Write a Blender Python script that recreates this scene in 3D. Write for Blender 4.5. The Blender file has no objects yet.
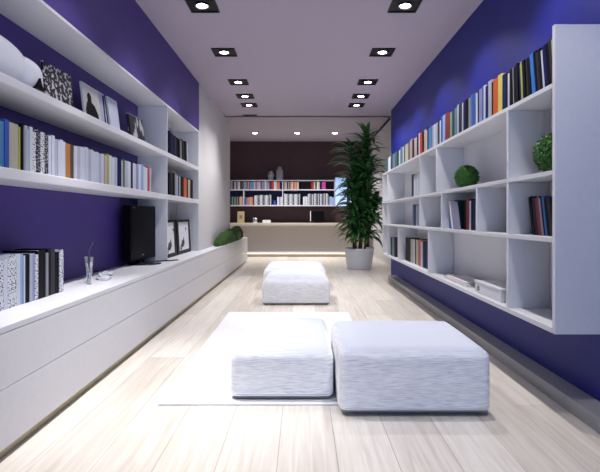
import bpy, bmesh, math, random
from mathutils import Vector, Matrix, Euler
random.seed(7)
C = bpy.context.scene.collection
S = bpy.context.scene
R = math.radians
F = 480.0            # focal length in pixels of the 600 px wide frame
CH = 1.10            # eye height

# ---------------------------------------------------------------- camera
cam_d = bpy.data.cameras.new('camera'); cam = bpy.data.objects.new('camera', cam_d); C.objects.link(cam)
cam.location = (0, 0, CH); cam.rotation_euler = (R(90), 0, 0)
cam_d.sensor_width = 36; cam_d.lens = 36*F/600
cam_d.shift_x = -2/600; cam_d.shift_y = -19/600
cam_d.clip_start = .05
S.camera = cam
# ---------------------------------------------------------------- world, exposure
w = bpy.data.worlds.new('world'); S.world = w; w.use_nodes = True
w.node_tree.nodes['Background'].inputs[0].default_value = (.55, .65, 1, 1)
w.node_tree.nodes['Background'].inputs[1].default_value = .6
S.view_settings.view_transform = 'Standard'; S.view_settings.look = 'None'
S.view_settings.gamma = 1; S.view_settings.use_curve_mapping = False
S.view_settings.exposure = 0.0
# room measures
HC = 3.06            # ceiling
HB = 3.35            # raised ceiling at the back
XR = 1.64; XS = 1.353
XL = -1.84; XF = -1.51; XB = -1.34
DB = 14.3
ZB = .607            # top of the low cabinet

def area(name, loc, rot, sx, sy, power, col):
    l = bpy.data.lights.new(name, 'AREA'); l.shape = 'RECTANGLE'; l.size = sx; l.size_y = sy
    l.energy = power; l.color = col
    o = bpy.data.objects.new(name, l); C.objects.link(o); o.location = loc; o.rotation_euler = rot
    return o
# daylight through the big window behind the viewer
area('window_daylight', (0, -3.7, 1.6), (R(90), 0, 0), 2.8, 2.2, 78, (.42, .63, 1))
LAMP_Y = [1.9, 3.15, 4.45, 5.70, 6.96, 7.77, 8.39]
LAMP_W = 56
BEAM_W = 36
BACK_W = 210

# ---------------------------------------------------------------- materials
MATS = {}
def mat(name, rgb, rough=.5, metal=0, emit=None, es=0, spec=.3, trans=0, var=.04, scale=30):
    if name in MATS: return MATS[name]
    m = bpy.data.materials.new(name); m.use_nodes = True; nt = m.node_tree; b = nt.nodes['Principled BSDF']
    b.inputs['Base Color'].default_value = (*rgb, 1); b.inputs['Roughness'].default_value = rough
    b.inputs['Metallic'].default_value = metal; b.inputs['Specular IOR Level'].default_value = spec
    b.inputs['Transmission Weight'].default_value = trans
    if emit: b.inputs['Emission Color'].default_value = (*emit, 1); b.inputs['Emission Strength'].default_value = es
    if var:
        tc = nt.nodes.new('ShaderNodeTexCoord'); n = nt.nodes.new('ShaderNodeTexNoise'); n.inputs['Scale'].default_value = scale
        nt.links.new(tc.outputs['Object'], n.inputs['Vector'])
        mx = nt.nodes.new('ShaderNodeMix'); mx.data_type = 'RGBA'; mx.blend_type = 'MIX'
        mx.inputs[6].default_value = tuple(c*(1-var) for c in rgb)+(1,)
        mx.inputs[7].default_value = tuple(min(1, c*(1+var)) for c in rgb)+(1,)
        nt.links.new(n.outputs['Fac'], mx.inputs[0]); nt.links.new(mx.outputs[2], b.inputs['Base Color'])
    MATS[name] = m; return m

def marks_mat(name, base, mark, sc=(60, 60, 60), thr=.56, rough=.4):
    """paper or cloth with irregular dark printed marks"""
    if name in MATS: return MATS[name]
    m = mat(name, base, rough, var=0); nt = m.node_tree; b = nt.nodes['Principled BSDF']
    tc = nt.nodes.new('ShaderNodeTexCoord'); mp = nt.nodes.new('ShaderNodeMapping'); mp.inputs['Scale'].default_value = sc
    n = nt.nodes.new('ShaderNodeTexNoise'); n.inputs['Scale'].default_value = 1; n.inputs['Detail'].default_value = 3
    cr = nt.nodes.new('ShaderNodeValToRGB'); cr.color_ramp.interpolation = 'LINEAR'
    cr.color_ramp.elements[0].position = thr-.005; cr.color_ramp.elements[1].position = thr+.008
    cr.color_ramp.elements[0].color = (*base, 1); cr.color_ramp.elements[1].color = (*mark, 1)
    nt.links.new(tc.outputs['Object'], mp.inputs['Vector']); nt.links.new(mp.outputs[0], n.inputs['Vector'])
    nt.links.new(n.outputs['Fac'], cr.inputs[0]); nt.links.new(cr.outputs[0], b.inputs['Base Color'])
    return m

def floor_mat():
    m = mat('whitewashed_planks', (.6, .57, .52), .3, var=0); nt = m.node_tree; b = nt.nodes['Principled BSDF']
    N = nt.nodes.new; L = nt.links.new
    tc = N('ShaderNodeTexCoord'); mp = N('ShaderNodeMapping'); mp.inputs['Rotation'].default_value = (0, 0, R(90))
    mp.inputs['Location'].default_value = (.2, .11, 0)
    L(tc.outputs['Object'], mp.inputs['Vector'])
    br = N('ShaderNodeTexBrick'); br.inputs['Scale'].default_value = 1; br.inputs['Brick Width'].default_value = 2.6
    br.inputs['Row Height'].default_value = .27; br.inputs['Mortar Size'].default_value = .0022; br.offset = .37
    br.inputs['Mortar Smooth'].default_value = .3
    br.inputs['Color1'].default_value = (.80, .765, .71, 1); br.inputs['Color2'].default_value = (.63, .585, .525, 1)
    br.inputs['Mortar'].default_value = (.42, .38, .34, 1)
    L(mp.outputs[0], br.inputs['Vector'])
    m2 = N('ShaderNodeMapping'); m2.inputs['Scale'].default_value = (22, 1.1, 1); L(tc.outputs['Object'], m2.inputs['Vector'])
    n = N('ShaderNodeTexNoise'); n.inputs['Scale'].default_value = 1.6; n.inputs['Detail'].default_value = 7; n.inputs['Distortion'].default_value = .8
    L(m2.outputs[0], n.inputs['Vector'])
    cr = N('ShaderNodeValToRGB'); cr.color_ramp.elements[0].position = .3; cr.color_ramp.elements[1].position = .68
    cr.color_ramp.elements[0].color = (.84, .82, .79, 1); cr.color_ramp.elements[1].color = (1.06, 1.06, 1.06, 1)
    L(n.outputs['Fac'], cr.inputs[0])
    mx = N('ShaderNodeMix'); mx.data_type = 'RGBA'; mx.blend_type = 'MULTIPLY'; mx.inputs[0].default_value = 1
    L(br.outputs['Color'], mx.inputs[6]); L(cr.outputs[0], mx.inputs[7]); L(mx.outputs[2], b.inputs['Base Color'])
    bp = N('ShaderNodeBump'); bp.inputs['Strength'].default_value = .15; bp.inputs['Distance'].default_value = .002
    L(br.outputs['Fac'], bp.inputs['Height']); bp.invert = True; L(bp.outputs[0], b.inputs['Normal'])
    return m

def fabric_mat():
    m = mat('ribbed_white_fabric', (.70, .73, .82), .85, var=0, spec=.2); nt = m.node_tree; b = nt.nodes['Principled BSDF']
    N = nt.nodes.new; L = nt.links.new
    tc = N('ShaderNodeTexCoord'); mp = N('ShaderNodeMapping'); mp.inputs['Scale'].default_value = (9, 9, 190)
    L(tc.outputs['Object'], mp.inputs['Vector'])
    n = N('ShaderNodeTexNoise'); n.inputs['Scale'].default_value = 1.6; n.inputs['Detail'].default_value = 4; n.inputs['Distortion'].default_value = .3
    L(mp.outputs[0], n.inputs['Vector'])
    cr = N('ShaderNodeValToRGB'); cr.color_ramp.elements[0].position = .3; cr.color_ramp.elements[1].position = .6
    cr.color_ramp.elements[0].color = (.60, .635, .72, 1)
    g = N('ShaderNodeNewGeometry'); sx = N('ShaderNodeSeparateXYZ'); L(g.outputs['Normal'], sx.inputs[0])
    ab = N('ShaderNodeMath'); ab.operation = 'ABSOLUTE'; L(sx.outputs['Z'], ab.inputs[0])
    mr = N('ShaderNodeMapRange'); mr.inputs['From Min'].default_value = .5; mr.inputs['From Max'].default_value = .9; L(ab.outputs[0], mr.inputs['Value'])
    mx = N('ShaderNodeMix'); mx.data_type = 'RGBA'; L(mr.outputs[0], mx.inputs[0]); mx.inputs[7].default_value = (.60, .64, .74, 1)   # the weave ribs run round the sides only
    L(n.outputs['Fac'], cr.inputs[0]); L(cr.outputs[0], mx.inputs[6]); L(mx.outputs[2], b.inputs['Base Color'])
    bp = N('ShaderNodeBump'); bp.inputs['Strength'].default_value = .4; bp.inputs['Distance'].default_value = .003
    L(n.outputs['Fac'], bp.inputs['Height']); L(bp.outputs[0], b.inputs['Normal'])
    return m

WHITE = mat('white_lacquer', (.66, .67, .71), .35)
WPAINT = mat('white_paint', (.62, .61, .62), .6)
CEIL = mat('ceiling_paint', (.43, .385, .47), .8)
PURPLE = mat('purple_paint', (.066, .040, .235), .5, var=.08, scale=6)
NAVY = mat('royal_blue_paint', (.011, .016, .20), .5, var=.08, scale=6)
BROWN = mat('aubergine_paint', (.075, .042, .05), .6, var=.1, scale=4)
BLACK = mat('black_plastic', (.003, .003, .005), .4, spec=.08)
BLACKM = mat('matte_black_metal', (.006, .006, .008), .5, spec=.2)
GREYK = mat('grey_kerb', (.30, .30, .32), .35)
CHROME = mat('chrome', (.8, .8, .82), .15, 1)
PAGES = mat('book_pages', (.72, .70, .66), .8)
BULB = mat('lamp_glow', (1, 1, 1), .5, emit=(1, .96, .92), es=22, var=0)
LEAF = mat('plant_leaf', (.06, .20, .055), .32, var=.65, scale=9)
BOX = mat('boxwood_leaf', (.035, .13, .022), .5, var=.5, scale=30)
HEDGE = mat('hedge_leaf', (.05, .115, .028), .7, var=.5, scale=30)
STEM = mat('plant_cane', (.16, .11, .06), .8, var=.2)
SOIL = mat('potting_soil', (.03, .02, .015), .95, var=.3)
FLOOR = floor_mat(); FAB = fabric_mat()

# ---------------------------------------------------------------- mesh helpers
class MB:
    def __init__(s): s.v = []; s.f = []; s.mi = []; s.sm = []
    def add(s, vs, fs, mi=0, smooth=False):
        b = len(s.v); s.v += [tuple(v) for v in vs]; s.f += [[b+i for i in f] for f in fs]
        s.mi += [mi]*len(fs); s.sm += [smooth]*len(fs); return s
    def box(s, a, b, mi=0):
        x0, x1 = sorted((a[0], b[0])); y0, y1 = sorted((a[1], b[1])); z0, z1 = sorted((a[2], b[2]))
        vs = [(x0,y0,z0),(x1,y0,z0),(x1,y1,z0),(x0,y1,z0),(x0,y0,z1),(x1,y0,z1),(x1,y1,z1),(x0,y1,z1)]
        return s.add(vs, [(0,3,2,1),(4,5,6,7),(0,1,5,4),(1,2,6,5),(2,3,7,6),(3,0,4,7)], mi)
    def lathe(s, prof, n=32, mi=0, c=(0,0,0)):
        vs = []; fs = []
        for r, z in prof:
            for k in range(n):
                a = 2*math.pi*k/n; vs.append((c[0]+r*math.cos(a), c[1]+r*math.sin(a), c[2]+z))
        for i in range(len(prof)-1):
            for k in range(n):
                k2 = (k+1) % n; fs.append((i*n+k, i*n+k2, (i+1)*n+k2, (i+1)*n+k))
        fs.append(tuple(range(n))[::-1]); fs.append(tuple((len(prof)-1)*n+k for k in range(n)))
        return s.add(vs, fs, mi, True)
    def tube(s, pts, rads, n=10, mi=0):
        vs = []; fs = []
        pts = [Vector(p) for p in pts]
        if not hasattr(rads, '__len__'): rads = [rads]*len(pts)
        for i, p in enumerate(pts):
            t = (pts[min(i+1, len(pts)-1)]-pts[max(i-1, 0)]).normalized()
            u = t.cross(Vector((0, 0, 1))); u = u.normalized() if u.length > 1e-3 else Vector((1, 0, 0)); v = t.cross(u)
            for k in range(n):
                a = 2*math.pi*k/n; vs.append(p+(u*math.cos(a)+v*math.sin(a))*rads[i])
        for i in range(len(pts)-1):
            for k in range(n):
                k2 = (k+1) % n; fs.append((i*n+k, i*n+k2, (i+1)*n+k2, (i+1)*n+k))
        fs.append(tuple(range(n))); fs.append(tuple((len(pts)-1)*n+k for k in range(n))[::-1])
        return s.add(vs, fs, mi, True)
    def prism(s, poly, axis, a, b, mi=0):
        n = len(poly)
        def P(u, v, w):
            return {'x': (w, u, v), 'y': (u, w, v), 'z': (u, v, w)}[axis]
        vs = [P(u, v, a) for u, v in poly]+[P(u, v, b) for u, v in poly]
        fs = [tuple(range(n))[::-1], tuple(range(n, 2*n))]+[(i, (i+1) % n, n+(i+1) % n, n+i) for i in range(n)]
        return s.add(vs, fs, mi)
    def build(s, name, mats, parent=None, loc=(0,0,0), bevel=0, seg=2, rot=None):
        me = bpy.data.meshes.new(name); me.from_pydata(s.v, [], s.f)
        bm = bmesh.new(); bm.from_mesh(me); bmesh.ops.recalc_face_normals(bm, faces=bm.faces); bm.to_mesh(me); bm.free()
        me.polygons.foreach_set('use_smooth', s.sm); me.polygons.foreach_set('material_index', s.mi)
        for m in (mats if isinstance(mats, (list, tuple)) else [mats]): me.materials.append(m)
        o = bpy.data.objects.new(name, me); C.objects.link(o); o.location = loc
        if rot: o.rotation_euler = rot
        if parent: o.parent = parent
        if bevel:
            md = o.modifiers.new('bevel', 'BEVEL'); md.width = bevel; md.segments = seg; md.limit_method = 'ANGLE'
        return o
def B(a, b, mi=0): return MB().box(a, b, mi)
def tag(o, label=None, cat=None, group=None, kind=None):
    if label: o['label'] = label
    if cat: o['category'] = cat
    if group: o['group'] = group
    if kind: o['kind'] = kind
    return o
def thing(name, label, cat, loc=(0,0,0), rot=(0,0,0), group=None):
    o = bpy.data.objects.new(name, None); o.empty_display_size = .05; C.objects.link(o); o.location = loc; o.rotation_euler = rot
    return tag(o, label, cat, group)
def copy_tree(o, parent=None):
    c = o.copy(); C.objects.link(c)
    if parent: c.parent = parent
    for ch in list(o.children): copy_tree(ch, c)
    return c
def struct(name, mb, m, label=None, **k):
    o = mb.build(name, m, **k); tag(o, label, None, None, 'structure'); return o

# ================================================================ SETTING
struct('floor', B((-3.2, -3.6, -.06), (2.6, DB+.1, 0)), FLOOR, 'whitewashed wide plank floor running the length of the room')
struct('ceiling', MB().box((-2.0, -3.6, HC), (2.6, 9.4, HC+.08)).box((-3.2, 9.4, HB), (2.6, DB+.1, HB+.08)).box((-3.2, 9.32, HC), (2.6, 9.4, HB+.08)), CEIL, 'pale lavender-grey ceiling, raised over the back room')
struct('wall_left', B((XL-.1, -3.6, 0), (XL, 7.04, HC)), PURPLE, 'purple painted wall behind the left bookcase')
struct('wall_upper_left', B((XL, -3.6, 2.362), (XF, 7.04, HC)), PURPLE, 'purple bulkhead panel above the left bookcase')
struct('wall_left_white', B((-2.0, 7.04, 0), (XF, 10.07, HC)), WPAINT, 'white stretch of wall past the left bookcase')
struct('wall_right', B((XR, -3.6, 0), (XR+.12, 8.84, HC)), NAVY, 'royal blue wall behind the right shelving')
struct('trim_1', B((XR-.002, 8.84, 0), (XR+.122, 8.87, HC)), WPAINT, 'thin white edge closing the blue wall')
struct('wall_right_back', B((2.0, 8.0, 0), (2.12, DB+.1, HB)), WPAINT, 'pale wall beside the tall plant')
struct('wall_return', B((XR+.12, 8.0, 0), (2.0, 8.1, HC)), WPAINT)
struct('trim_2', B((1.975, 9.4, HB-.045), (2.0, DB, HB)), BLACKM, 'dark line under the back ceiling edge')
struct('wall_back', B((-3.2, DB, 0), (2.12, DB+.1, HB)), BROWN, 'dark aubergine back wall')
struct('wall_left_back', B((-3.3, 9.3, 0), (-3.2, DB+.1, HB)), WPAINT)
struct('wall_left_side', B((-3.2, 9.3, 0), (-2.0, 9.4, HB)), WPAINT)
struct('baseboard_right', B((XR-.135, -3.6, 0), (XR, 8.40, .085)), GREYK, 'grey kerb along the foot of the blue wall', bevel=.004)
# wall behind the viewer with its big window opening
wf = MB().box((-2, -3.6, 0), (-1.5, -3.5, HC)).box((1.5, -3.6, 0), (XR+.12, -3.5, HC)).box((-1.5, -3.6, 0), (1.5, -3.5, .4)).box((-1.5, -3.6, 2.75), (1.5, -3.5, HC))
struct('wall_front', wf, WPAINT)
wn = MB()
for a in (-1.5, -.03, 1.44): wn.box((a, -3.58, .4), (a+.06, -3.52, 2.75))
for a in (.4, 2.69): wn.box((-1.44, -3.58, a), (1.44, -3.52, a+.06))
struct('window_1', wn, WHITE)

# ================================================================ LIGHTS
def downlight(x, y, k, side, n):
    rowname = 'left' if side < 0 else 'right'
    ordn = ['nearest', 'second', 'third', 'fourth', 'fifth'][n] if n is not None else None
    if n is None: lab = 'square black downlight overhead, before the first ones in the photo'
    else: lab = f'square black recessed downlight, {ordn} of the {rowname} ceiling row'
    t = thing('recessed_downlight', lab, 'ceiling light', (x, y, HC), group='square ceiling downlights')
    w_ = .135; q = MB()
    q.box((-w_, -w_, -.012), (w_, -w_+.014, 0)).box((-w_, w_-.014, -.012), (w_, w_, 0))
    q.box((-w_, -w_+.014, -.012), (-w_+.014, w_-.014, 0)).box((w_-.014, -w_+.014, -.012), (w_, w_-.014, 0))
    q.build('frame', BLACKM, t)
    B((-w_+.014, -w_+.014, -.003), (w_-.014, w_-.014, 0)).build('backplate', BLACKM, t)
    # lamp head, tilted like an adjustable spot
    MB().lathe([(.055, -.004), (.062, -.010), (.064, -.022), (.058, -.023), (.052, -.012)], 24).build('reflector', CHROME, t, (0, -.03, 0))
    MB().lathe([(.046, -.006), (.048, -.016), (.02, -.020), (.001, -.021)], 20).build('bulb', BULB, t, (0, -.03, 0))
    l = bpy.data.lights.new('downlight_lamp', 'SPOT'); l.energy = LAMP_W; l.color = (1, .96, .95)
    l.spot_size = R(108); l.spot_blend = .55 if side > 0 else .9; l.shadow_soft_size = .045
    o = bpy.data.objects.new('downlight_lamp', l); C.objects.link(o); o.parent = t; o.location = (0, -.03, -.05)
    o.rotation_euler = (R(-6), R(-12 if side > 0 else 3), 0)
    # the reflector's tight centre beam
    l = bpy.data.lights.new('downlight_beam', 'SPOT'); l.energy = BEAM_W*({-2: 5, -1: 8.0}.get(k, 1) if side < 0 else 1); l.color = (1, .97, .96)
    l.spot_size = R(58 if side < 0 and k < 0 else 76); l.spot_blend = 1 if k < 0 else .45; l.shadow_soft_size = .04
    o = bpy.data.objects.new('downlight_beam', l); C.objects.link(o); o.parent = t; o.location = (0, -.03, -.05)
for n_, y in enumerate(LAMP_Y):
    k = n_-2
    downlight(-.92, y, k, -1, k if k >= 0 else None)
    downlight(.95, y, k, 1, k if k >= 0 else None)
for i, x in enumerate((-1.26, -.13, .88)):
    t = thing('round_downlight', ['leftmost', 'middle', 'rightmost'][i]+' of three small round downlights above the back room', 'ceiling light', (x, 12.86, HB), group='round downlights')
    MB().lathe([(.09, 0), (.10, -.006), (.095, -.012), (.075, -.010), (.07, -.004)], 28).build('rim', BLACKM, t)
    MB().lathe([(.068, -.004), (.06, -.010), (.001, -.012)], 24).build('bulb', BULB, t)
    l = bpy.data.lights.new('downlight_lamp', 'SPOT'); l.energy = BACK_W; l.color = (1, .95, .92); l.spot_size = R(104); l.spot_blend = .7; l.shadow_soft_size = .05
    o = bpy.data.objects.new('downlight_lamp', l); C.objects.link(o); o.parent = t; o.location = (0, 0, -.05)
v = thing('air_vent', 'slim dark ceiling vent beyond the left row of downlights', 'vent', (-1.0, 9.22, HC))
q = MB().box((-.14, -.05, -.01), (.14, -.04, 0)).box((-.14, .04, -.01), (.14, .05, 0)).box((-.14, -.04, -.01), (-.13, .04, 0)).box((.13, -.04, -.01), (.14, .04, 0)); q.build('frame', mat('vent_grey', (.18, .17, .2), .5), v)
q = MB()
for k in range(4): q.box((-.13, -.033+k*.018, -.008), (.13, -.025+k*.018, -.001))
q.build('louvre', BLACKM, v)

# ================================================================ LOW CABINET (left)
lc = thing('low_cabinet', 'long low white cabinet running under the left bookcase', 'cabinet', (0, 0, 0))
Y0, Y1 = .6, 11.8
B((XL+.002, Y0, .055), (XB-.022, 7.035, ZB-.03)).build('carcass', WHITE, lc)
B((XF+.002, 7.035, .055), (XB-.022, Y1-.02, ZB-.03)).build('carcass', WHITE, lc)
tp = MB().prism([(XL+.002, Y0), (XB, Y0), (XB, Y1), (XF-.4, Y1), (XF-.4, 10.09), (XF+.002, 10.09), (XF+.002, 7.05), (XL+.002, 7.035)], 'z', ZB-.03, ZB)
tp.build('countertop', WHITE, lc, bevel=.003)
B((-1.9, 10.09, .055), (XF, Y1-.02, ZB-.03)).build('carcass', WHITE, lc)
nb = 2; L_ = (Y1-Y0)/nb
for k in range(nb):
    a = Y0+k*L_; b = a+L_
    B((XB-.02, a+.0015, .327), (XB, b-.0015, ZB-.033)).build('drawer_front', WHITE, lc, bevel=.0015, seg=1)
    B((XB-.02, a+.0015, .055), (XB, b-.0015, .3245)).build('drawer_front', WHITE, lc, bevel=.0015, seg=1)
B((-1.9, Y1-.02, .055), (XB, Y1, ZB-.03)).build('end_panel', WHITE, lc)
B((XB-.06, Y0, 0), (XB-.03, Y1-.04, .055)).build('plinth', mat('brushed_plinth', (.42, .38, .25), .35, .4), lc)

# ================================================================ LEFT BOOKCASE
bc = thing('bookcase', 'white built-in bookcase on the purple left wall', 'bookcase', (0, 0, 0))
x0 = XL+.001; x1 = XF; D2, D3 = 5.37, 7.04; BY = .6
GREYW = WHITE
B((x0, -1.0, 2.341), (x1, D3-.001, 2.361)).build('top_board', GREYW, bc)
ZA = CH+.728; ZBB = CH+.254
for z, th in ((ZA, .052), (ZBB, .058)):
    B((x0, -1.0, z-th), (x1, D2-.0015, z)).build('shelf_board', WHITE, bc, bevel=.006)
    B((x0, D2+.0265, z-th), (x1, D3-.032, z)).build('shelf_board', WHITE, bc, bevel=.004)
B((x0, D2, ZB+.001), (x1, D2+.025, 2.340)).build('divider', WHITE, bc, bevel=.002)
B((x0, D3-.03, ZB+.001), (x1, D3-.001, 2.340)).build('end_panel', WHITE, bc, bevel=.002)
# white lining behind the far bay
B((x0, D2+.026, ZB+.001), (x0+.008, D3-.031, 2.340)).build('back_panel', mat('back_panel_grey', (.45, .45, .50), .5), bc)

# ================================================================ RIGHT SHELVING
rs = thing('wall_shelving', 'white floating wall shelving with open cubes on the blue wall', 'shelving', (0, 0, 0))
dd = lambda x: 649.4/(x-302)
xa, xb = XS, XR-.001
Dn, Df = 2.567, 8.05
ZT = CH+.724; ZM1 = CH+.253; ZM2 = CH-.112; ZBO = CH-.629; T = .026
B((xa, Dn, ZBO), (xb, Dn+.03, CH+1.032)).build('end_panel', WHITE, rs, bevel=.003)
B((xa, Df, ZBO), (xb, Df+.03, ZT)).build('end_panel', WHITE, rs, bevel=.002)
for z in (ZT, ZM1, ZM2): B((xa, Dn+.031, z-T), (xb-.014, Df-.001, z)).build('shelf_board', WHITE, rs, bevel=.002)
B((xa, Dn+.031, ZBO), (xb-.014, Df-.001, ZBO+.03)).build('shelf_board', WHITE, rs, bevel=.002)
B((xb-.012, Dn+.031, ZBO), (xb, Df-.001, ZT)).build('back_panel', WHITE, rs)
def div(xp, z0, z1, cream=False):
    d = dd(xp)
    B((xa+.001, d, z0+.001), (xb-.014, d+.028, z1-.001)).build('divider', WHITE, rs, bevel=.0015)
for xp in (508, 436.5, 420, 387): div(xp, ZM1, ZT-T)
for xp in (508, 476.8, 441.5, 419.5, 387): div(xp, ZM2, ZM1-T)
for xp in (508, 428.4, 398, 387): div(xp, ZBO+.03, ZM2-T)

# ================================================================ BOOKS
PAL = {
 'white': (.52,.56,.65), 'pale grey': (.38,.41,.48), 'grey': (.24,.25,.28), 'dark grey': (.035,.035,.045), 'black': (.004,.004,.007),
 'navy': (.008,.013,.085), 'blue': (.03,.09,.36), 'steel blue': (.07,.20,.42), 'bright blue': (.03,.16,.50), 'pale blue': (.24,.36,.58),
 'lavender': (.24,.26,.46), 'teal': (.035,.12,.14), 'slate': (.10,.16,.24), 'green': (.05,.16,.10), 'grey-green': (.16,.25,.22),
 'dark green': (.02,.06,.04), 'cream': (.50,.46,.37), 'tan': (.42,.35,.28), 'brown': (.10,.05,.035), 'copper': (.38,.17,.05),
 'red': (.42,.04,.03), 'dark red': (.22,.02,.025), 'orange': (.50,.09,.02), 'orange-pink': (.48,.17,.12), 'yellow': (.58,.50,.12), 'lime': (.33,.36,.06),
 'beige': (.42,.40,.32), 'magenta': (.50,.06,.30), 'plum': (.15,.06,.13), 'marked white': None, 'marked black': None, 'pink-grey': (.42,.33,.34)}
def bmat(c):
    if c == 'marked white': return marks_mat('white_spine_with_print', (.62,.64,.70), (.02,.02,.03), (12, 70, 120), .55)
    if c == 'marked black': return marks_mat('black_spine_with_print', (.006,.006,.01), (.50,.52,.58), (12, 70, 120), .56)
    return mat('cover_'+c.replace(' ', '_').replace('-', '_'), PAL[c], .45, spec=.08 if sum(PAL[c]) < .13 else .3, var=.10, scale=12)
ORD = ['first', 'second', 'third', 'fourth', 'fifth', 'sixth', 'seventh', 'eighth', 'ninth', 'tenth', 'eleventh', 'twelfth', 'thirteenth',
       'fourteenth', 'fifteenth', 'sixteenth', 'seventeenth', 'eighteenth', 'nineteenth', 'twentieth']
for t1 in ('twenty', 'thirty', 'forty'): ORD += [t1+'-'+o for o in ORD[:9]]+[{'twenty':'thirtieth','thirty':'fortieth','forty':'fiftieth'}[t1]]
_cache = {}
def book(side, xf, y0, y1, z, h, dep, col, lean=0, noun='book', detail=True):
    """side +1: stands on the right wall with its spine to the room; y0..y1 its thickness along the wall; lean>0: top away from the viewer"""
    t = y1-y0-.0012
    pivot = y1 if lean > 0 else y0
    s = -side      # direction the spine faces
    root = thing('book' if noun != 'magazine' else 'magazine', 'x', noun, (xf, pivot, z+.0005), (R(-lean), 0, 0))
    a = -t if lean > 0 else 0.0006
    X = lambda u: side*u   # u = distance behind spine
    cv = min(.003, t*.2)
    m = bmat(col)
    q = MB()
    q.box((X(0), a, 0), (X(.004), a+t, h))
    q.box((X(.004), a, 0), (X(dep), a+cv, h)); q.box((X(.004), a+t-cv, 0), (X(dep), a+t, h))
    q.build('cover', m, root)
    B((X(.0045), a+cv+.0002, .003), (X(dep-.006), a+t-cv-.0002, h-.004)).build('pages', PAGES, root)
    return root
def row(side, xf, items, z, place, frm, group, dep=.19, noun='book'):
    """items: (y0, y1, colour, height, lean), listed from the end named by frm"""
    cnt = {}
    for it in items: cnt[it[2]] = cnt.get(it[2], 0)+1
    seen = {}
    for y0, y1, c, h, lean in items:
        n = noun
        o = book(side, xf+side*random.uniform(0, .008), y0, y1, z, h, dep*random.uniform(.93, 1.0), c, lean, n)
        k = seen.get(c, 0); seen[c] = k+1
        cn = {'marked white': 'white print-marked', 'marked black': 'black print-marked'}.get(c, c)
        if cnt[c] == 1: o['label'] = f'the only {cn} {n} {place}'
        else: o['label'] = f'{ORD[k]} {cn} {n} from {frm}, {place}'
        o['group'] = group

def px_items(side, X, seq, start, hs, lean=None, far_first=True):
    """seq of (x pixel end, colour): turned into thicknesses along the wall at distance X"""
    out = []; x = start
    for e, c in seq:
        d0 = abs(X)*F/abs(x-302); d1 = abs(X)*F/abs(e-302)
        a, b = sorted((d0, d1)); xm = (x+e)/2
        h = hs(xm) if callable(hs) else hs
        h *= random.uniform(.93, 1.03)
        out.append([a, b, c, h, lean(xm) if lean else 0]); x = e
    return out

# --- top of the right shelving
seq = [(388,'teal'),(390.3,'white'),(392.5,'dark grey'),(395,'slate'),(396.8,'teal'),(398.5,'dark green'),(400,'white'),(402,'slate'),(403.5,'white'),(405,'teal'),
 (408,'cream'),(409,'dark green'),(410.6,'tan'),(412,'pink-grey'),(413.7,'black'),(416.5,'pink-grey'),(418.5,'black'),(419.6,'white'),(422,'red'),(423.5,'black'),
 (425.3,'tan'),(427,'cream'),(428.5,'navy'),(432,'steel blue'),(433.6,'pale grey'),(435.2,'white'),(437,'pale grey'),(439,'dark grey'),(440.6,'white'),(442.2,'blue'),(445,'pale blue'),
 (446,'brown'),(449,'dark red'),(451.7,'grey-green'),(454,'dark green'),(457,'slate'),(458.5,'white'),(461,'dark grey'),(463,'pale grey'),(465.2,'navy'),
 (468,'black'),(470,'grey'),(471.5,'steel blue'),(475.5,'blue'),(477.2,'white'),(479,'black'),(482,'lavender'),(483.5,'blue'),(485.2,'white'),(488,'navy'),
 (491.5,'pale grey'),(493,'black'),(497.5,'orange'),(501.5,'yellow'),(505,'navy'),(507,'black'),(508.8,'white'),(511.2,'black'),(512.8,'grey'),(515.2,'black'),(517.6,'black'),
 (519.6,'navy'),(521.4,'lime'),(524,'black'),(526.3,'dark grey'),(529,'black'),(532.3,'bright blue'),(534.6,'black'),(537,'dark grey'),(539.5,'black'),(541.5,'white'),
 (544.5,'navy'),(547.5,'black'),(550.5,'dark grey'),(552.6,'lime'),(556,'black')]
def hs(x):
    return .255 if x < 400 else .27 if x < 440 else .285 if x < 505 else .27
def ln(x): return 0 if x < 512 else 3 if x < 518 else 5 if x < 528 else 8
XT = 1.40
it = px_items(1, XT, seq, 386, hs, ln)
off = 0; prev = 0            # leaning books rest on the one beyond: leave room where the lean grows
for q_ in it:
    off += q_[3]*(math.tan(R(q_[4]))-math.tan(R(prev)))+((q_[1]-q_[0])*(1/math.cos(R(q_[4]))-1)); prev = q_[4]
    q_[0] -= off; q_[1] -= off
it = it[::-1]
row(1, XT, it, ZT, 'on top of the right shelving', 'the tall end panel', 'books along the top of the right shelving', .19)

# --- right shelving cubes
def simple(X, x_start, seq, z, h, place, frm, group, lean=0, dep=.15, side=1, noun='book', rev=True):
    it = px_items(side, X, seq, x_start, h, (lambda x: lean))
    if rev: it = it[::-1]
    row(side, X, it, z, place, frm, group, dep, noun)
simple(1.44, 532, [(534.5,'black'),(537,'dark grey'),(539.3,'dark red'),(541.5,'plum'),(543,'pink-grey'),(545,'black'),(547,'bright blue'),(550,'black'),(553,'dark grey')],
       ZM2, .235, 'in the end-panel cube', 'the viewer', 'books in the cube beside the end panel', 12)
simple(1.42, 449, [(451,'steel blue'),(453.5,'black'),(455,'dark green')], ZM2, .265, 'at the far side of the middle-row book cube', 'the viewer', 'books in the middle-row cube', 0)
simple(1.42, 463.5, [(466,'black'),(468.5,'dark red'),(470.5,'white'),(472.5,'black'),(475.5,'navy')], ZM2, .265, 'at the near side of the middle-row book cube', 'the viewer', 'books in the middle-row cube', 0)
t = thing('magazine', 'large lavender-grey magazine with white edges, leaning in the middle-row book cube', 'magazine', (1.355, 4.42, ZM2))
q = MB().prism([(-.0, .002), (-.22, .002), (-.13, .25), (.09, .262)][::-1], 'x', .03, .036); q.build('cover', mat('lavender_card', (.22,.22,.34), .5), t)
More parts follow.
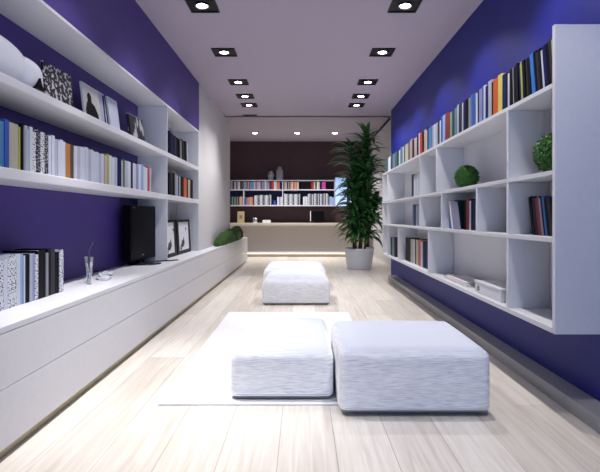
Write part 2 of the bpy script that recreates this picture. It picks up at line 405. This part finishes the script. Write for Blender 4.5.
q = MB().prism([(-.0, .002), (-.025, .002), (.065, .262), (.09, .262)][::-1], 'x', .024, .03); q.build('edge', PAGES, t)
simple(1.43, 405, [(408,'black'),(410.5,'black'),(412.5,'tan'),(414.5,'white'),(416,'dark grey'),(418,'cream'),(419.5,'red'),(421,'orange-pink'),(422.5,'white'),(424.5,'navy'),(427,'navy')],
       ZBO+.03, .315, 'in the bottom-row book cube', 'the viewer', 'books in the bottom-row cube')
simple(1.385, 390.6, [(392,'black'),(393.6,'slate'),(395,'dark grey')], ZBO+.03, .30, 'in the far bottom corner cube', 'the viewer', 'books in the far bottom cube')
simple(1.42, 411.5, [(413,'dark grey'),(415,'white'),(416.4,'pale grey'),(418,'white')], ZM1, .30, 'in the far upper-row cube', 'the viewer', 'magazines in the far upper cube', noun='magazine')
simple(1.42, 412.5, [(414,'slate'),(415.6,'navy'),(417,'pale grey')], ZM2, .27, 'in the far middle-row cube', 'the viewer', 'books in the far middle cube')
# white storage box and papers in the long bottom cube
t = thing('storage_box', 'low white storage box in the long bottom cube of the right shelving', 'box', (1.39, 3.36, ZBO+.03))
B((0, 0, 0), (.19, .5, .075)).build('body', WHITE, t, bevel=.004)
B((-.004, -.004, .076), (.194, .504, .095)).build('lid', WHITE, t, bevel=.003)
B((-.004, .40, .02), (0, .44, .055)).build('label_holder', mat('label_grey', (.2,.2,.22), .5), t)
t = MB().box((0, 0, 0), (.2, .62, .02)).box((.01, .03, .0202), (.19, .58, .036)).build('paper_stack', WPAINT, None, (1.40, 4.1, ZBO+.03), bevel=.002)
tag(t, 'flat stack of white papers beyond the storage box in the bottom cube', 'papers')

# --- left bookcase, middle board
seq = [(-8,'white'),(-4,'grey'),(0,'white'),(5,'steel blue'),(9.5,'blue'),(19.5,'beige'),(21.5,'lime'),(24,'black'),(26,'grey'),(28,'pale grey'),(30.5,'pale grey'),(33.5,'white'),(37.5,'marked white'),
 (41,'marked black'),(45,'marked white'),(49,'marked black'),(52,'white'),(55,'white'),(58,'pale grey'),(60.5,'white'),(63.3,'white'),(66,'white'),(71,'copper'),(74.5,'brown'),
 (78,'white'),(80.5,'pale grey'),(83.5,'white'),(86,'white'),(89,'white'),(91.5,'pale grey'),(94,'white'),(97,'white'),(99.5,'white'),(102,'pale grey'),(104.5,'white'),(107,'pink-grey'),
 (109.5,'lime'),(112.5,'white'),(115,'white'),(118,'pale grey'),(121.5,'navy'),(123.5,'cream'),(125,'green'),(128,'pale grey'),(131,'white'),(133,'black'),(136,'white'),
 (138.7,'lavender'),(141.3,'white'),(144,'pale blue'),(148,'white'),(149.6,'red'),(151.5,'pale grey')]
def hl(x): return .265 if x < 50 else .255
XLB = -1.57
it = px_items(-1, XLB, seq, -12, hl)
row(-1, XLB, it, ZBB, 'on the middle left board', 'the viewer', 'books on the middle board of the left bookcase', .2)
# --- bench top, near books
seq = [(-10,'marked white'),(-2,'lavender'),(4,'marked white'),(8,'white'),(13,'marked white'),(18,'marked white'),(21.5,'white'),(24.3,'pale blue'),(25.6,'white'),(30,'black'),(32.5,'pale grey'),(35.5,'lavender'),(38.5,'marked white'),
 (46,'black'),(48.5,'grey'),(52,'black'),(56,'dark grey'),(60,'black'),(64,'marked white')]
XBB = -1.575
it = px_items(-1, XBB, seq, -16, lambda x: .285 if x < 39 else .285)
row(-1, XBB, it, ZB, 'on the low cabinet top', 'the viewer', 'books standing on the low cabinet', .215)
# --- far bay of left bookcase
def bay(z, seq, x0_, h, place, group, lean=0):
    it = px_items(-1, -1.55, seq, x0_, h, (lambda x: lean)); row(-1, -1.55, it, z, place, 'the viewer', group, .2)
bay(ZA, [(171.5,'black'),(173.5,'navy'),(175.5,'black'),(177,'dark grey'),(179,'black'),(180.5,'black'),(182,'grey'),(183.5,'black'),(185,'dark grey'),(187,'black'),(188,'white')], 169.2, .27, 'in the top far bay of the left bookcase', 'books in the top far bay', -5)
bay(ZBB, [(171.5,'black'),(173.5,'dark grey'),(175,'black'),(176.5,'grey'),(178,'pale grey'),(179.5,'dark grey'),(181,'pale grey'),(182.5,'black'),(184,'black'),(187,'orange'),(188.3,'black'),(190,'cream'),(191.5,'dark grey'),(193,'black')], 169.2, .275, 'in the middle far bay of the left bookcase', 'books in the middle far bay')
# --- large print books under it, on the cabinet
BWP = marks_mat('white_print_dark_ink', (.70,.71,.76), (.01,.01,.01), (5, 5, 5), .62)
for y_, w_, h_, lab in ((5.56, .60, .46, 'black-framed black and white print nearest the television, under the far bay'), (6.20, .72, .46, 'black-framed pale print standing beyond the first one, under the far bay')):
    t = thing('framed_print', lab, 'picture', (-1.60, y_, ZB), (0, R(-3), 0))
    B((-.02, 0, 0), (0, w_, h_)).build('frame', BLACK, t)
    B((0, .09, .05), (.0025, w_-.12, h_-.035)).build('print', BWP, t)
# --- top board objects, left
def rounded_profile(pts, axis, a, b, bev): return MB().prism(pts, axis, a, b)
t = thing('ceramic_sculpture', 'white rounded ceramic sculpture at the near end of the top left board', 'sculpture', (-1.66, 2.72, ZA))
pts = []
for k in range(25):
    a = math.pi*k/24; pts.append((-.16+.33*math.cos(a), .02+.27*math.sin(a)**.8 if False else .02+.29*math.sin(a)))
def lobe(cy, ry, hz, wx):
    q = MB(); vs = []; fs = []; nu, nv = 36, 18
    for i in range(nv+1):
        ph = math.pi*i/nv
        for k in range(nu):
            a = 2*math.pi*k/nu
            e = lambda c, p: math.copysign(abs(c)**p, c)
            x = wx*e(math.sin(ph), .8)*e(math.sin(a), .9); y = ry*e(math.sin(ph), .8)*e(math.cos(a), .9); z = hz/2*(1+e(math.cos(ph), .75))
            vs.append((x, cy+y, z))
    for i in range(nv):
        for k in range(nu): fs.append((i*nu+k, i*nu+(k+1) % nu, (i+1)*nu+(k+1) % nu, (i+1)*nu+k))
    q.add(vs, fs, 0, True); return q
CER = mat('glazed_ceramic', (.70,.73,.80), .25)
lobe(-.25, .39, .255, .10).build('body', CER, t)
lobe(.115, .165, .215, .09).build('side_lobe', CER, t)
MB().prism([(.10, .03), (.17, .03), (.145, .10)], 'x', .07, .102).build('dark_inlay', BLACK, t)
t = thing('art_panel', 'black square panel with white speckle on the top left board', 'picture', (-1.70, 3.20, ZA), (0, R(-6), R(-3)))
B((-.012, 0, 0), (0, .35, .32)).build('panel', marks_mat('speckled_panel', (.01,.01,.015), (.62,.62,.66), (48, 34, 34), .54), t)
def picture(y, w_, h, label, panel, fig, x=-1.68, tilt=-7, sk=0):
    t = thing('framed_print', label, 'picture', (x, y, ZA), (0, R(tilt), R(sk)))
    B((-.016, 0, 0), (0, w_, h)).build('frame', mat('pale_frame', (.68,.70,.74), .4), t)
    p = B((0, .012, .012), (.002, w_-.012, h-.012)).build('print', panel, t)
    if fig:
        MB().prism(fig, 'x', .002, .0032).build('dark_figure', BLACK, p)
    return t
man = [(.06,.012),(.06,.10),(.085,.15),(.10,.165),(.098,.20),(.115,.222),(.14,.222),(.155,.20),(.152,.165),(.19,.15),(.23,.10),(.25,.012)]
man = [(.02+(a_-.06)*1.32, .012+(b_-.012)*1.22) for a_, b_ in man]
picture(3.74, .30, .335, 'pale print with a dark human silhouette on the top left board', mat('print_cream', (.58,.58,.56), .5), man)
picture(4.06, .16, .35, 'narrow pale blue print standing just behind the silhouette print', mat('print_pale_blue', (.40,.47,.62), .5), [(.10,.012),(.14,.012),(.13,.15),(.15,.335),(.11,.335),(.105,.15)], x=-1.70)
picture(4.24, .22, .345, 'plain light blue-grey print on the top left board', mat('print_light', (.52,.58,.70), .5), None, x=-1.68)
t = thing('open_book', 'dark cover book with pale patches leaning on the top left board', 'book', (-1.66, 4.70, ZA), (0, R(-8), R(-4)))
B((-.03, 0, 0), (0, .33, .29)).build('cover', marks_mat('dark_cover_pale_patches', (.02,.02,.03), (.50,.52,.58), (16, 12, 7), .56), t)
B((-.028, .004, .2905), (-.003, .326, .296)).build('pages', PAGES, t)

# ================================================================ TV
tv = thing('television', 'black flat television on the low white cabinet', 'television', (-1.665, 5.045, ZB), (0, 0, R(-6)))
B((-.09, -.29, .05), (.0, .31, .61)).build('casing', BLACK, tv, bevel=.008)
q = MB().prism([(-.20, .10), (.20, .10), (.16, .55), (-.16, .55)], 'x', -.13, -.09); q.build('rear_housing', BLACK, tv, bevel=.01)
B((.0002, -.262, .14), (.003, .285, .575)).build('screen', mat('tv_screen', (.002,.002,.003), .3, spec=.06), tv)
q = MB().box((.0005, -.24, .583), (.003, -.232, .59)).box((.0005, -.229, .583), (.003, -.221, .59)).box((.0005, -.218, .583), (.003, -.210, .59)).box((.0005, -.04, .095), (.003, .0, .103)); q.build('maker_mark', mat('silver_print', (.4,.4,.42), .4), tv)
B((-.06, -.05, .012), (-.02, .05, .09)).build('neck', BLACK, tv)
MB().lathe([(.001, 0), (.17, 0), (.172, .006), (.16, .012), (.001, .014)], 36).build('stand_base', mat('glossy_black_metal', (.02,.02,.03), .12), tv, (.01, 0, 0))
q = MB().prism([(-.03, .19), (.02, .19), (.22, .42), (.20, .43)], 'z', .002, .012); q.build('foot', BLACK, tv)
# ================================================================ GLASS TUBES, CABLE
GL = mat('clear_glass', (.85,.87,.92), .03, trans=.85, var=0)
for i, (x, y, tx, ty, lab) in enumerate(((-1.56, 3.52, .02, .03, 'slim clear glass tube vase leaning right, its foot nearer the books'), (-1.615, 3.63, -.02, -.035, 'slim clear glass tube vase with a dry stem, crossing behind the other one'))):
    t = thing('tube_vase', lab, 'vase', (x, y, ZB)); q = MB()
    n = 16; prof = [(.016, 0), (.013, .06), (.011, .12), (.014, .20), (.012, .20), (.009, .12), (.011, .06), (.012, .006), (.001, .005)]
    o = q.lathe(prof, 20).build('tube', GL, t, rot=(R(-12 if ty > 0 else 12), 0, 0))
    if i:
        MB().tube([(0, 0, .02), (.005, .02, .15), (-.01, .03, .23), (.015, .05, .30)], .0016, 6).build('dry_stem', mat('dry_stem', (.16,.12,.2), .7), t)
t = thing('coiled_cable', 'small coiled white cable with adaptor on the low cabinet', 'cable', (-1.58, 3.82, ZB))
pts = []
for k in range(90):
    a = k*.35; pts.append((.045*math.sin(a)*(1+.15*math.sin(k*.9)), .075*math.cos(a)+.0006*k, .008+.035*(k/90)+.006*math.sin(k*1.3)))
MB().tube(pts, .0055, 8).build('cord', mat('cable_white', (.62,.64,.7), .4), t)
B((.03, -.13, 0), (.075, -.055, .03)).build('adaptor', mat('cable_white', (.62,.64,.7), .4), t, bevel=.006)

# ================================================================ OTTOMANS
def soft_box(w_, d_, h, rt, rb, bulge, n=26):
    bm = bmesh.new(); bmesh.ops.create_cube(bm, size=1); bmesh.ops.subdivide_edges(bm, edges=bm.edges, cuts=n, use_grid_fill=True)
    hw, hd = w_/2, d_/2
    for v_ in bm.verts:
        p = Vector([math.copysign(1-(1-min(1, abs(c)*2))**1.5, c)/2 for c in v_.co])     # denser samples near the edges
        p = Vector((p.x*w_, p.y*d_, (p.z+.5)*h)); f = p.z/h
        u = 2*p.x/w_; v2 = 2*p.y/d_; top = f > .5
        r = rt if top else rb; rc = .045
        # plan corners first, then the horizontal edges
        c = Vector((max(-hw+rc, min(hw-rc, p.x)), max(-hd+rc, min(hd-rc, p.y)), p.z)); dl = p-c
        m_ = max(abs(dl.x), abs(dl.y))
        if dl.length > 1e-6: p = c+dl.normalized()*m_
        zc = h-rt if top else rb
        if (p.z > zc) == top and abs(p.z-zc) > 1e-6:
            # distance inside the outline
            e = min(hw-abs(p.x), hd-abs(p.y)) if dl.length < 1e-6 or abs(dl.x) < 1e-6 or abs(dl.y) < 1e-6 else rc-m_
            e = max(0, e)
            if e < r:
                a_, b_ = r-e, abs(p.z-zc); L = math.hypot(a_, b_); mx_ = max(a_, b_)
                if L > 1e-6:
                    na, nb_ = a_/L*mx_, b_/L*mx_; de = (r-na)-e      # move inward by de
                    out = Vector((dl.x, dl.y, 0))
                    if out.length < 1e-6: out = Vector((math.copysign(1, p.x), 0, 0)) if hw-abs(p.x) < hd-abs(p.y) else Vector((0, math.copysign(1, p.y), 0))
                    p -= out.normalized()*de; p.z = zc+(nb_ if top else -nb_)
        k = max(0, 1-u*u)*max(0, 1-v2*v2)
        p.z += bulge*(k**.7)*(f if top else 0)
        sd = math.sin(math.pi*min(1, max(0, f)))*.008
        p.x *= 1+sd/hw*max(0, 1-v2*v2); p.y *= 1+sd/hd*max(0, 1-u*u)
        v_.co = p
    me = bpy.data.meshes.new('cushion'); bm.to_mesh(me); bm.free()
    for pl in me.polygons: pl.use_smooth = True
    return me
def ottoman(x0_, x1_, y0_, y1_, h, label, z=0, rt=.06, bul=.02):
    w_, d_ = x1_-x0_, y1_-y0_
    t = thing('ottoman', label, 'ottoman', ((x0_+x1_)/2, (y0_+y1_)/2, z), group='white floor ottomans')
    me = soft_box(w_, d_, h-.02, rt, .015, bul); me.materials.append(FAB)
    o = bpy.data.objects.new('cushion', me); C.objects.link(o); o.parent = t; o.location = (0, 0, .02)
    B((-w_/2+.02, -d_/2+.02, .008), (w_/2-.02, d_/2-.02, .0205)).build('base', mat('ottoman_base', (.25,.24,.2), .7), t)
    # piping round the lower edge
    r = .055; hw, hd = w_/2-.001, d_/2-.001; P = []
    for cx, cy, a0 in ((hw-r, hd-r, 0), (-hw+r, hd-r, 90), (-hw+r, -hd+r, 180), (hw-r, -hd+r, 270)):
        for k in range(5): a = R(a0+k*22.5); P.append((cx+r*math.cos(a), cy+r*math.sin(a), .034))
    P.append(P[0]); MB().tube(P, .005, 8).build('piping', mat('piping_white', (.7,.72,.78), .8), t)
    for sx in (-1, 1):
        for sy in (-1, 1):
            MB().lathe([(.02, 0), (.022, .008)], 14).build('foot', BLACK, t, (sx*(w_/2-.1), sy*(d_/2-.1), 0))
RZ = .011
ottoman(.208, 1.045, 2.64, 3.42, .356, 'large white ribbed ottoman in front, at the right', RZ)
ottoman(-.427, .188, 2.85, 3.78, .300, 'lower white ottoman beside the large front one, on the white rug', RZ)
ottoman(-.50, .35, 6.0, 6.72, .352, 'white ottoman mid-room, the nearer of the far pair', 0, .12, .03)
ottoman(-.585, .365, 7.25, 8.10, .352, 'farthest white ottoman, partly hidden behind another', 0, .12, .03)
rug = B((-.84, 2.80, .0), (.53, 5.5, RZ)).build('rug', mat('white_rug', (.80,.80,.82), .8), None, bevel=.003)
tag(rug, 'plain white rectangular rug under the front ottomans', 'rug')

# ================================================================ PLANTS
def leaf(mb, base, yaw, pitch, L, W, droop, roll=0):
    n = 7; vs = []; fs = []; pos = Vector(base); p = pitch
    dirh = Vector((math.cos(yaw), math.sin(yaw), 0)); sidev = Vector((-math.sin(yaw), math.cos(yaw), 0))
    prof = [.35, .75, 1, 1, .85, .6, .3, .02]
    for i in range(n+1):
        wd = W*prof[i]/2; up = Vector((-math.sin(p)*dirh.x, -math.sin(p)*dirh.y, math.cos(p)))
        vs += [pos-sidev*wd+up*wd*.35, pos, pos+sidev*wd+up*wd*.35]
        pos = pos+(dirh*math.cos(p)+Vector((0, 0, 1))*math.sin(p))*(L/n); p -= droop/n
    for i in range(n):
        a = i*3; fs += [(a, a+1, a+4, a+3), (a+1, a+2, a+5, a+4)]
    mb.add(vs, fs, 0, True)
def inroom(px, py): return px
pl = thing('potted_dracaena', 'tall bushy green indoor plant in a white pot at the far right', 'plant', (1.22, 10.25, 0))
MB().lathe([(.001, 0), (.25, 0), (.262, .02), (.31, .40), (.32, .44), (.305, .44), (.295, .40), (.001, .39)], 40).build('pot', mat('white_pot', (.70,.72,.80), .35), pl)
MB().lathe([(.001, .385), (.29, .39), (.291, .40), (.001, .405)], 24).build('soil', SOIL, pl)
rnd = random.Random(3)
canes = []
for k in range(7):
    a = k*2*math.pi/7+.4; r0 = .12 if k else 0; top = [2.78, 2.35, 1.95, 2.5, 1.6, 2.1, 1.35][k]
    bx_, by_ = r0*math.cos(a), r0*math.sin(a); tx_, ty_ = bx_*2.6+.16*(top-.4)/2.4, by_*2.4
    P = [(bx_+(tx_-bx_)*s_, by_+(ty_-by_)*s_, .40+(top-.40)*s_) for s_ in (0, .33, .66, 1)]
    MB().tube(P, [.022, .02, .018, .015], 9).build('cane', STEM, pl); canes.append(P)
for P in canes:
    z = .62
    fo = MB(); top = P[3][2]
    while z < top+.04:
        s_ = min(1, (z-.40)/(top-.40)); cx = P[0][0]+(P[3][0]-P[0][0])*s_; cy = P[0][1]+(P[3][1]-P[0][1])*s_
        crown = z > top-.25
        for q_ in range(5 if not crown else 11):
            yaw = rnd.uniform(0, 2*math.pi); pitch = rnd.uniform(R(15), R(60)) if not crown else rnd.uniform(R(25), R(80))
            leaf(fo, (cx, cy, z+rnd.uniform(-.04, .04)), yaw, pitch, rnd.uniform(.34, .60), rnd.uniform(.07, .115), rnd.uniform(1.0, 1.9))
        z += .085
    fo.v = [(min(v_[0], .70), v_[1], min(v_[2], 3.1)) for v_ in fo.v]
    fo.build('foliage', LEAF, pl)

def leafball(mb, c, rx, ry, rz, n, s, seed, low=-.9):
    rn = random.Random(seed)
    for k in range(n):
        u = low+(1-low)*(k+.5)/n; a = k*2.39996; rr = math.sqrt(max(0, 1-u*u))
        nx, ny, nz = rr*math.cos(a), rr*math.sin(a), u
        nrm = Vector((nx, ny, nz)); j = rn.uniform(.86, 1.04)
        p = Vector((c[0]+nx*rx*j, c[1]+ny*ry*j, c[2]+nz*rz*j))
        t1 = nrm.cross(Vector((rn.uniform(-1, 1), rn.uniform(-1, 1), rn.uniform(-1, 1)))).normalized(); t2 = nrm.cross(t1)
        tip = p+nrm*s*rn.uniform(.3, .8)+t1*s*1.2; L1 = p+t2*s*.5+t1*s*.4; L2 = p-t2*s*.5+t1*s*.4
        mb.add([p, L1, tip, L2], [(0, 1, 2, 3)], 0, False)
    # inner core
    vs = []; fs = []; nu, nv = 20, 12
    for i in range(nv+1):
        ph = math.pi*i/nv
        for kk in range(nu):
            a = 2*math.pi*kk/nu; vs.append((c[0]+rx*.9*math.sin(ph)*math.cos(a), c[1]+ry*.9*math.sin(ph)*math.sin(a), c[2]+rz*.9*math.cos(ph)))
    for i in range(nv):
        for kk in range(nu): fs.append((i*nu+kk, i*nu+(kk+1) % nu, (i+1)*nu+(kk+1) % nu, (i+1)*nu+kk))
    mb.add(vs, fs, 0, True)
def ball(x, y, z, r, h, label, seed):
    q = MB(); leafball(q, (0, 0, h/2), r, r, h/2, 1500, .020, seed)
    o = q.build('topiary_ball', BOX, None, (x, y, z+.006)); tag(o, label, 'plant', 'round topiary plants')
ball(1.475, 4.30, ZM1, .096, .195, 'small round green topiary ball in the wide upper cube', 1)
ball(1.48, 2.80, ZM1, .112, .225, 'green topiary ball half hidden by the white end panel', 2)
q = MB(); leafball(q, (0, -.2, .08), .08, 1.30, .17, 3000, .022, 5, -.3); leafball(q, (0, .75, .10), .082, .85, .20, 2400, .022, 6, -.3); leafball(q, (0, -.95, .05), .08, .72, .14, 1500, .02, 8, -.3)
q.v = [(max(-.088, min(.075, v_[0])), v_[1], max(.0125, v_[2])) for v_ in q.v]
tag(q.build('hedge_mound', HEDGE, None, (-1.42, 9.60, ZB-.012)), 'long clipped green mound on the far end of the low white cabinet', 'plant')

# ================================================================ BACK ROOM
PX = 13.9/F     # metres per pixel near the back wall
X_ = lambda x: (x-302)*PX
Z_ = lambda y: CH+(217-y)*PX
dk = thing('reception_counter', 'long pale counter in front of the back wall', 'counter', (0, 0, 0))
CR = mat('counter_beige', (.50,.45,.40), .5); CRT = mat('counter_top', (.62,.56,.48), .35)
B((-2.9, 13.35, .86), (1.75, 14.05, .93)).build('countertop', CRT, dk, bevel=.004)
B((-2.9, 13.50, .126), (1.75, 14.05, .858)).build('front_panel', CR, dk)
B((-2.9, 13.28, 0), (1.75, 14.05, .105)).build('plinth', CR, dk)
B((-2.9, 13.25, .106), (1.75, 14.05, .125)).build('step_edge', WHITE, dk)
B((-2.9, 13.268, .085), (1.75, 13.279, .10)).build('light_strip', mat('warm_led', (1,.9,.75), .5, emit=(1,.86,.66), es=3.5, var=0), dk)
sh = thing('back_wall_shelf', 'long narrow white-edged two-tier shelf on the back wall', 'shelf', (0, 0, 0))
y0, y1 = 13.92, DB-.003
xl, xr = -2.9, X_(335)
MB().box((xl, y1-.02, Z_(205)), (xr, y1, Z_(189.5))).build('back_panel', mat('shelf_back_navy', (.02,.03,.10), .5), sh)
for yy, th in ((180, .018), (189.3, .028), (205, .032)):
    B((xl, y0, Z_(yy)-th), (xr, y1-.021, Z_(yy))).build('shelf_board', mat('shelf_edge_grey', (.55,.55,.62), .4), sh)
for xx, za, zb in ((243.5, 205, 189.3), (282.6, 205, 189.3), (282.6, 189.3, 180), (335, 205, 189.3), (335, 189.3, 180)):
    B((X_(xx)-.012, y0, Z_(za)+.001), (X_(xx)+.012, y1-.021, Z_(zb)-.0325)).build('divider', mat('shelf_edge_grey', (.55,.55,.62), .4), sh)
SM = {}
def small_row(segs, ypx, place, group):
    lst = []
    for a, b, cols, wpx, hh in segs:
        x = a; i = 0
        while x+wpx*.6 < b:
            e = min(b, x+wpx*random.uniform(.85, 1.15)); lst.append((x, e, cols[i % len(cols)], hh*random.uniform(.93, 1.02))); x = e; i += 1
    cnt = {}; seen = {}
    for l_ in lst: cnt[l_[2]] = cnt.get(l_[2], 0)+1
    for a, b, c, hh in lst:
        wd = (b-a)*PX-.002; key = c
        q = MB().box((0, 0, 0), (wd, .17, hh)).box((.004, .005, hh+.0002), (wd-.004, .168, hh+.0012), 1)
        o = q.build('book', [bmat(c), PAGES], None, (X_(a)+.001, y0+.012+random.uniform(0, .02), Z_(ypx)+.0005))
        k = seen.get(c, 0); seen[c] = k+1
        cn = {'marked white': 'white print-marked', 'marked black': 'black print-marked'}.get(c, c)
        tag(o, f'{ORD[k]} {cn} book from the left {place}' if cnt[c] > 1 else f'the only {cn} book {place}', 'book', group)
small_row([(230.3, 236, ['pink-grey','grey','navy','pale grey'], 1.2, .235), (236, 242.5, ['brown','pale grey','white','dark grey'], 1.3, .235), (243, 247.5, ['slate','grey'], 1.3, .235), (247.5, 249.5, ['orange-pink'], 1.3, .235),
  (249.5, 254, ['steel blue','slate'], 1.4, .23), (254, 262, ['pink-grey','plum','grey','lavender'], 1.3, .235), (262, 271, ['lavender','plum','pale grey','grey-green'], 1.4, .235), (271, 274, ['dark red','red'], 1.4, .235), (274, 277, ['white','pale grey'], 1.4, .235),
  (277, 280, ['orange','orange-pink'], 1.4, .235), (280, 282, ['navy'], 1.6, .235), (284, 290, ['grey','pink-grey','dark grey'], 1.4, .23), (290, 299.5, ['orange-pink','cream','red','pink-grey'], 1.4, .23),
  (311, 314, ['dark red','red'], 1.4, .23), (314, 320.5, ['cream','dark green','white','tan'], 1.4, .23), (320.5, 322, ['navy'], 1.5, .23), (322, 326, ['magenta'], 2, .23)],
  189.3, 'on the upper back-wall shelf', 'books on the upper back-wall shelf')
small_row([(230.3, 239, ['dark green','grey-green','dark grey','grey'], 1.2, .24), (239, 243, ['orange-pink','cream'], 1.3, .24), (244.4, 247, ['blue','steel blue'], 1.3, .22), (247, 253.5, ['orange-pink','orange-pink','tan'], 1.4, .23),
  (254, 271, ['pale grey','marked white','grey','marked black'], 1.3, .29), (272, 276.5, ['navy','blue'], 2.0, .13), (277, 281.8, ['white','grey','white'], 1.5, .24),
  (284, 300, ['pale grey','marked white','grey','marked black'], 1.3, .33), (300, 303, ['black'], 1.5, .2), (303, 308, ['white','pale grey'], 1.6, .25), (308, 329, ['marked white','grey','dark grey','pale grey','marked black'], 1.25, .33), (329.5, 334, ['pale blue'], 2.2, .24)],
  205, 'on the lower back-wall shelf', 'books on the lower back-wall shelf')
VG = mat('grey_vase', (.33,.33,.38), .4)
for x, prof, lab in ((270.5, [(.001,0),(.06,0),(.075,.03),(.10,.14),(.085,.20),(.055,.235),(.06,.27),(.045,.27),(.001,.24)], 'squat grey vase on the back-wall shelf, left of the taller vase'),
                     (279.3, [(.001,0),(.10,0),(.105,.05),(.105,.26),(.085,.32),(.055,.345),(.06,.40),(.045,.40),(.001,.36)], 'taller grey cylindrical vase on the back-wall shelf')):
    o = MB().lathe(prof, 28).build('vase', VG, None, (X_(x), 14.08, Z_(180)+.0005)); tag(o, lab, 'vase', 'grey vases')
# lit pale blue panel right of the shelf
t = thing('lit_panel', 'pale blue glowing panel on the back wall beside the plant', 'light panel', (X_(335.8), 14.15, Z_(206)))
B((0, 0, 0), (.60, .14, .85)).build('casing', WHITE, t, bevel=.004)
B((.01, -.004, .01), (.59, -.0005, .84)).build('diffuser', mat('blue_glow', (.5,.65,.9), .4, emit=(.32,.52,.95), es=.75, var=0), t)
# things on the counter
ZD = .931
t = thing('picture_frame', 'small beige picture frame at the left end of the counter', 'picture', (X_(238), 13.75, ZD), (R(-6), 0, 0))
B((0, 0, 0), (.20, .02, .33)).build('frame', mat('beige_frame', (.42,.35,.22), .5), t); B((.06, -.003, .12), (.14, 0, .22)).build('print', mat('frame_print', (.22,.17,.08), .5), t)
t = thing('desk_ornament', 'small shiny ornament on the counter left of the white box', 'ornament', (X_(256), 13.75, ZD))
MB().lathe([(.001,0),(.06,0),(.05,.03),(.075,.09),(.05,.14),(.001,.16)], 16).build('bowl', CHROME, t); B((-.07, -.01, 0), (-.03, .03, .15)).build('card', WHITE, t)
t = MB().box((0, 0, 0), (.23, .15, .075)).box((.01, .01, .0752), (.22, .14, .085)).build('paper_box', WHITE, None, (X_(263), 13.7, ZD), bevel=.003); tag(t, 'small flat white box lying on the counter', 'box')
t = thing('computer_monitor', 'black desktop monitor on the back counter', 'monitor', (X_(317.5), 13.75, ZD))
B((-.19, 0, .04), (.19, .03, .34)).build('display', BLACK, t, bevel=.004); B((-.03, .012, .01), (.03, .03, .04)).build('neck', BLACK, t); B((-.1, -.05, 0), (.1, .09, .01)).build('stand_base', BLACK, t)
B((-.215, -.002, .05), (-.192, .03, .34)).build('side_edge', WHITE, t)
